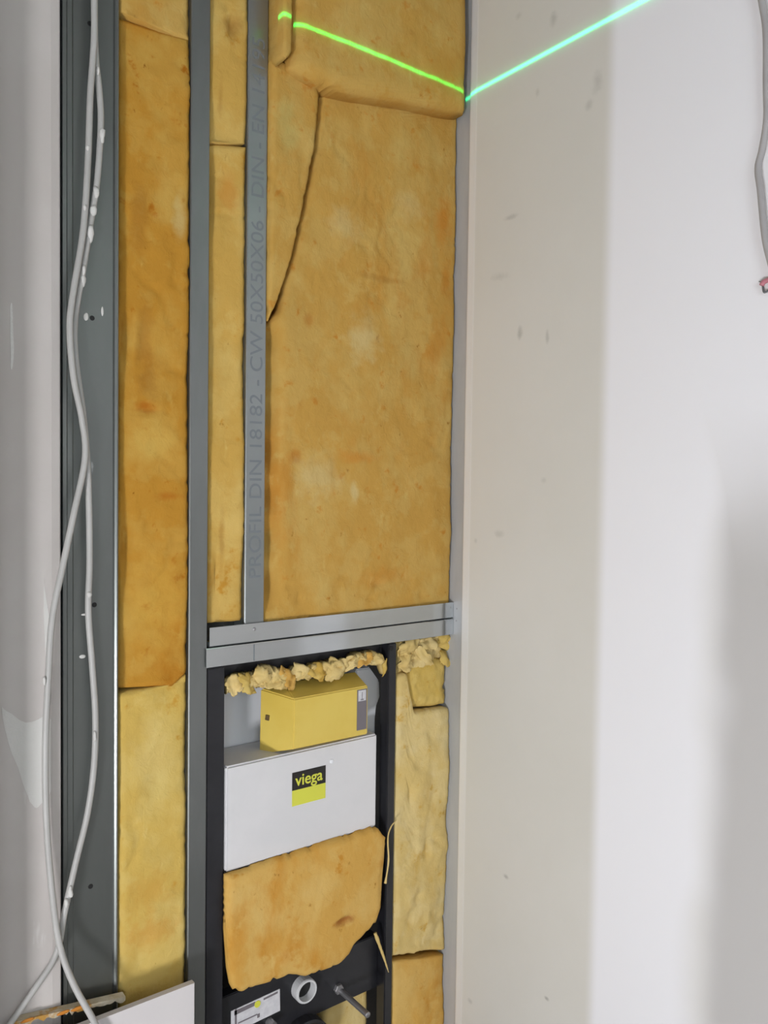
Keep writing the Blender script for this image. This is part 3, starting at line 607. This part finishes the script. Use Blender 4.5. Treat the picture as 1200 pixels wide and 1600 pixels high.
def strand(name, pts, ws, Y, m, label):
    P = smoothpath([at3(a, b, Y) for a, b in pts], 5); n = len(P)
    R = [0.0013*(ws[0]+(ws[1]-ws[0])*i/(n-1))*(1+0.5*noise.noise(Vector((i*0.7, ws[0], 1)))) for i in range(n)]
    tag(tube(name, P, R, m, None, 7, 0), label, 'insulation')
strand('insulation_tuft', [(602, 1380), (607, 1345), (606, 1310), (611, 1292), (620, 1281)], (2.4, 0.8), -0.012, WOOL_P, 'curled pale insulation strand beside the torn block and black post')
strand('insulation_tuft', [(586, 1458), (594, 1480), (601, 1500), (607, 1519)], (3.6, 0.8), -0.006, WOOL_P, 'grey-yellow insulation strand hanging below the torn block')

# ------------------------------------------------------------------ plasterboard on the left
xe = at(95.5, 800, -0.0125)[0]
def sheet(name, x0, x1, z0, z1, m, label, taper=True):
    bm = bmesh.new(); sec = [(x0, 0.0), (x0, -0.0125)]+([(x1-0.016, -0.0125), (x1-0.002, -0.0098), (x1, -0.0080), (x1, 0.0)] if taper else [(x1-0.001, -0.0125), (x1, -0.0115), (x1, 0.0)])
    a = [bm.verts.new((x, y-0.0004, z0)) for x, y in sec]; b = [bm.verts.new((x, y-0.0004, z1)) for x, y in sec]; n = len(sec)
    bm.faces.new(a); bm.faces.new(b[::-1])
    for i in range(n): bm.faces.new((a[i], a[(i+1) % n], b[(i+1) % n], b[i]))
    return tag(finish(bm, name, m), label, 'plasterboard')
s_l = sheet('plasterboard_sheet', xe-1.25, xe, 0.0, H, PAPER, 'tall grey plasterboard sheet left of the cables with white filler smears')
sheet('plasterboard_sheet', XL, xe-1.252, 0.0, H, PAPER, 'plasterboard sheet in the left corner of the room', False)
for (pp, nm) in (([(2, 1105), (40, 1128), (75, 1120), (84, 1150), (84, 1200), (80, 1235), (66, 1255), (54, 1262), (40, 1235), (28, 1200), (10, 1150)], 'filler_smear'),
                 ([(68, 905), (76, 960), (82, 1000), (78, 1050), (70, 1010)], 'filler_smear'), ([(88, 960), (95, 955), (95, 1090), (90, 1080), (92, 1010)], 'filler_smear'),
                 ([(16, 480), (20, 478), (21, 560), (17, 572)], 'filler_smear')):
    P = [at3(a, b, -0.0134) for a, b in pp]
    Q = smoothpath(P+[P[0]], 4)[:-1]
    Q = [(q.x+0.0015*noise.noise(q*90), q.z+0.003*noise.noise(q*70+Vector((3, 0, 0)))) for q in Q]
    Q = [(min(x, xe-0.018) if nm else x, z) for x, z in Q]
    prism(nm, Q, -0.0136, -0.0128, SPLAT, s_l)
LB_ = 0.055
zb_ = at(304, 1535.5, -0.0125-LB_)[1]; xr_ = at(304, 1560, -0.0125-LB_)[0]
low = sheet('plasterboard_offcut', 0.21, xr_, 0.0, zb_, PAPER_W, 'white low plasterboard piece standing in front of the yellow insulation strip', False)
low.location.y = -LB_
# broken strip of old board resting on its upper edge
N = 40; bm = bmesh.new(); fr_, bk_ = [], []
P0, P1 = at3(22, 1597, -0.030), at3(196, 1557, -0.030)
rows = []
for i in range(N+1):
    u = i/N; p = P0.lerp(P1, u); hh = 0.0062+0.0060*noise.noise(Vector((u*13, 2, 0)))+0.0055*noise.noise(Vector((u*37, 5, 0))); hh = max(hh, 0.0012)
    rows.append([bm.verts.new((p.x, p.y, p.z-hh*1.2)), bm.verts.new((p.x, p.y, p.z)), bm.verts.new((p.x, p.y+0.016, p.z+0.001)), bm.verts.new((p.x, p.y+0.016, p.z-hh))])
for i in range(N):
    for k in range(4): bm.faces.new((rows[i][k], rows[i][(k+1) % 4], rows[i+1][(k+1) % 4], rows[i+1][k]))
bm.faces.new(rows[0]); bm.faces.new(rows[-1][::-1])
br = tag(finish(bm, 'broken_board_strip', SCRAP), 'ragged strip of broken board with orange stains behind the crossing cables', 'board scrap')
for (a, b) in ((42, 1595), (100, 1582), (118, 1577)):
    c = at3(a, b, -0.031); lump('paint_stain', c, 0.012, 0.0015, 0.0035, ORANGE, br, a, 0.6)

# ------------------------------------------------------------------ cables
def cable(name, pts, r, m, label, splats=()):
    P = [at3(a, b, Y) for a, b, Y in pts]
    root = empty(name, (P[-1].x, P[-1].y, P[-1].z)); tag(root, label, 'cable')
    tube('sheath', P, r, m, root, 12, 8)
    for (a, b, Y, sx, sz) in splats: lump('plaster_crust', at3(a, b, Y), sx*0.0012, 0.0055, sz*0.0012, SPLAT, root, a+b, 0.7, 2, 90)
    return root
cable('grey_cable', [(147, -140, -0.020), (147, -20, -0.020), (147, 60, -0.018), (141, 150, -0.016), (137.5, 250, -0.016), (130, 360, -0.018), (114, 460, -0.022), (109, 515, -0.024), (115, 590, -0.024), (128, 655, -0.022), (133, 715, -0.022), (116, 800, -0.026), (98, 885, -0.030), (82, 965, -0.034), (76, 1050, -0.034), (71, 1170, -0.034), (73, 1290, -0.034), (82, 1400, -0.036), (94, 1480, -0.040), (116, 1540, -0.060), (150, 1602, -0.082), (185, 1680, -0.090)], 0.0056, CABLE,
      'grey cable that swings left over the plasterboard and ends lower right', [(137, 232, -0.019, 2.5, 5), (132, 325, -0.021, 2.5, 5), (69, 1065, -0.038, 2, 6)])
cable('grey_cable', [(148, -140, -0.008), (148, 40, -0.008), (150, 95, -0.008), (155, 140, -0.008), (157.5, 195, -0.008), (152, 280, -0.008), (143, 340, -0.009), (130, 420, -0.010), (117, 500, -0.011), (118, 560, -0.011), (129, 640, -0.011), (136, 715, -0.013), (139, 790, -0.012), (140, 880, -0.010), (138, 955, -0.010), (144, 1040, -0.010), (149, 1120, -0.011), (147, 1195, -0.012), (137, 1270, -0.014), (119, 1345, -0.018), (101, 1425, -0.024), (88, 1490, -0.028), (54, 1545, -0.036), (12, 1605, -0.045), (-30, 1670, -0.050)], 0.0056, CABLE,
      'plaster-crusted grey cable that bows right over the steel profile', [(160, 212, -0.013, 4, 12), (153, 108, -0.013, 2, 7), (150, 300, -0.013, 4, 9), (146, 330, -0.014, 5, 8), (142, 365, -0.014, 6, 12), (130, 422, -0.015, 3, 8), (130, 440, -0.012, 4, 9), (110, 1392, -0.026, 4, 9), (104, 1412, -0.028, 3, 8), (148, 1150, -0.016, 2, 8), (139, 930, -0.014, 4, 6)])
P = [atx(a, b, 1.335) for a, b in ((1180, -60), (1190, 0), (1197, 50), (1197.5, 133), (1198, 187), (1191, 233), (1184.5, 263), (1188.5, 300), (1195, 367), (1203, 405), (1216, 450))]
P = [Vector((1.335, P[0].y+0.02, H-0.002)), Vector((1.335, P[0].y+0.01, P[0].z+0.12))]+P
rc = empty('wall_cable', P[-1]); tag(rc, 'wavy grey cable hanging down the right-hand wall at the edge', 'cable'); tube('sheath', P, 0.0058, CABLE_D, rc, 12, 8)
ws = empty('wire_stub', atx(1200, 445, XW)); tag(ws, 'small red and black wire ends poking from the right-hand wall', 'wire')
A = [atx(a, b, X) for a, b, X in ((1205, 436, XW+0.001), (1199, 438, XW-0.006), (1193, 441, XW-0.012), (1190, 446, XW-0.014))]
tube('red_wire', A, 0.0042, RED, ws, 10, 5)
A = [atx(a, b, X) for a, b, X in ((1186, 440, XW-0.010), (1193, 440, XW-0.009), (1203, 436, XW-0.001))]
tube('bare_end', A, 0.0012, ROD, ws, 8, 5)
A = [atx(a, b, X) for a, b, X in ((1192, 447, XW-0.008), (1193.5, 456, XW-0.010), (1197, 456, XW-0.008), (1206, 451, XW-0.001))]
tube('black_wire', A, 0.0018, WIRE, ws, 8, 5)
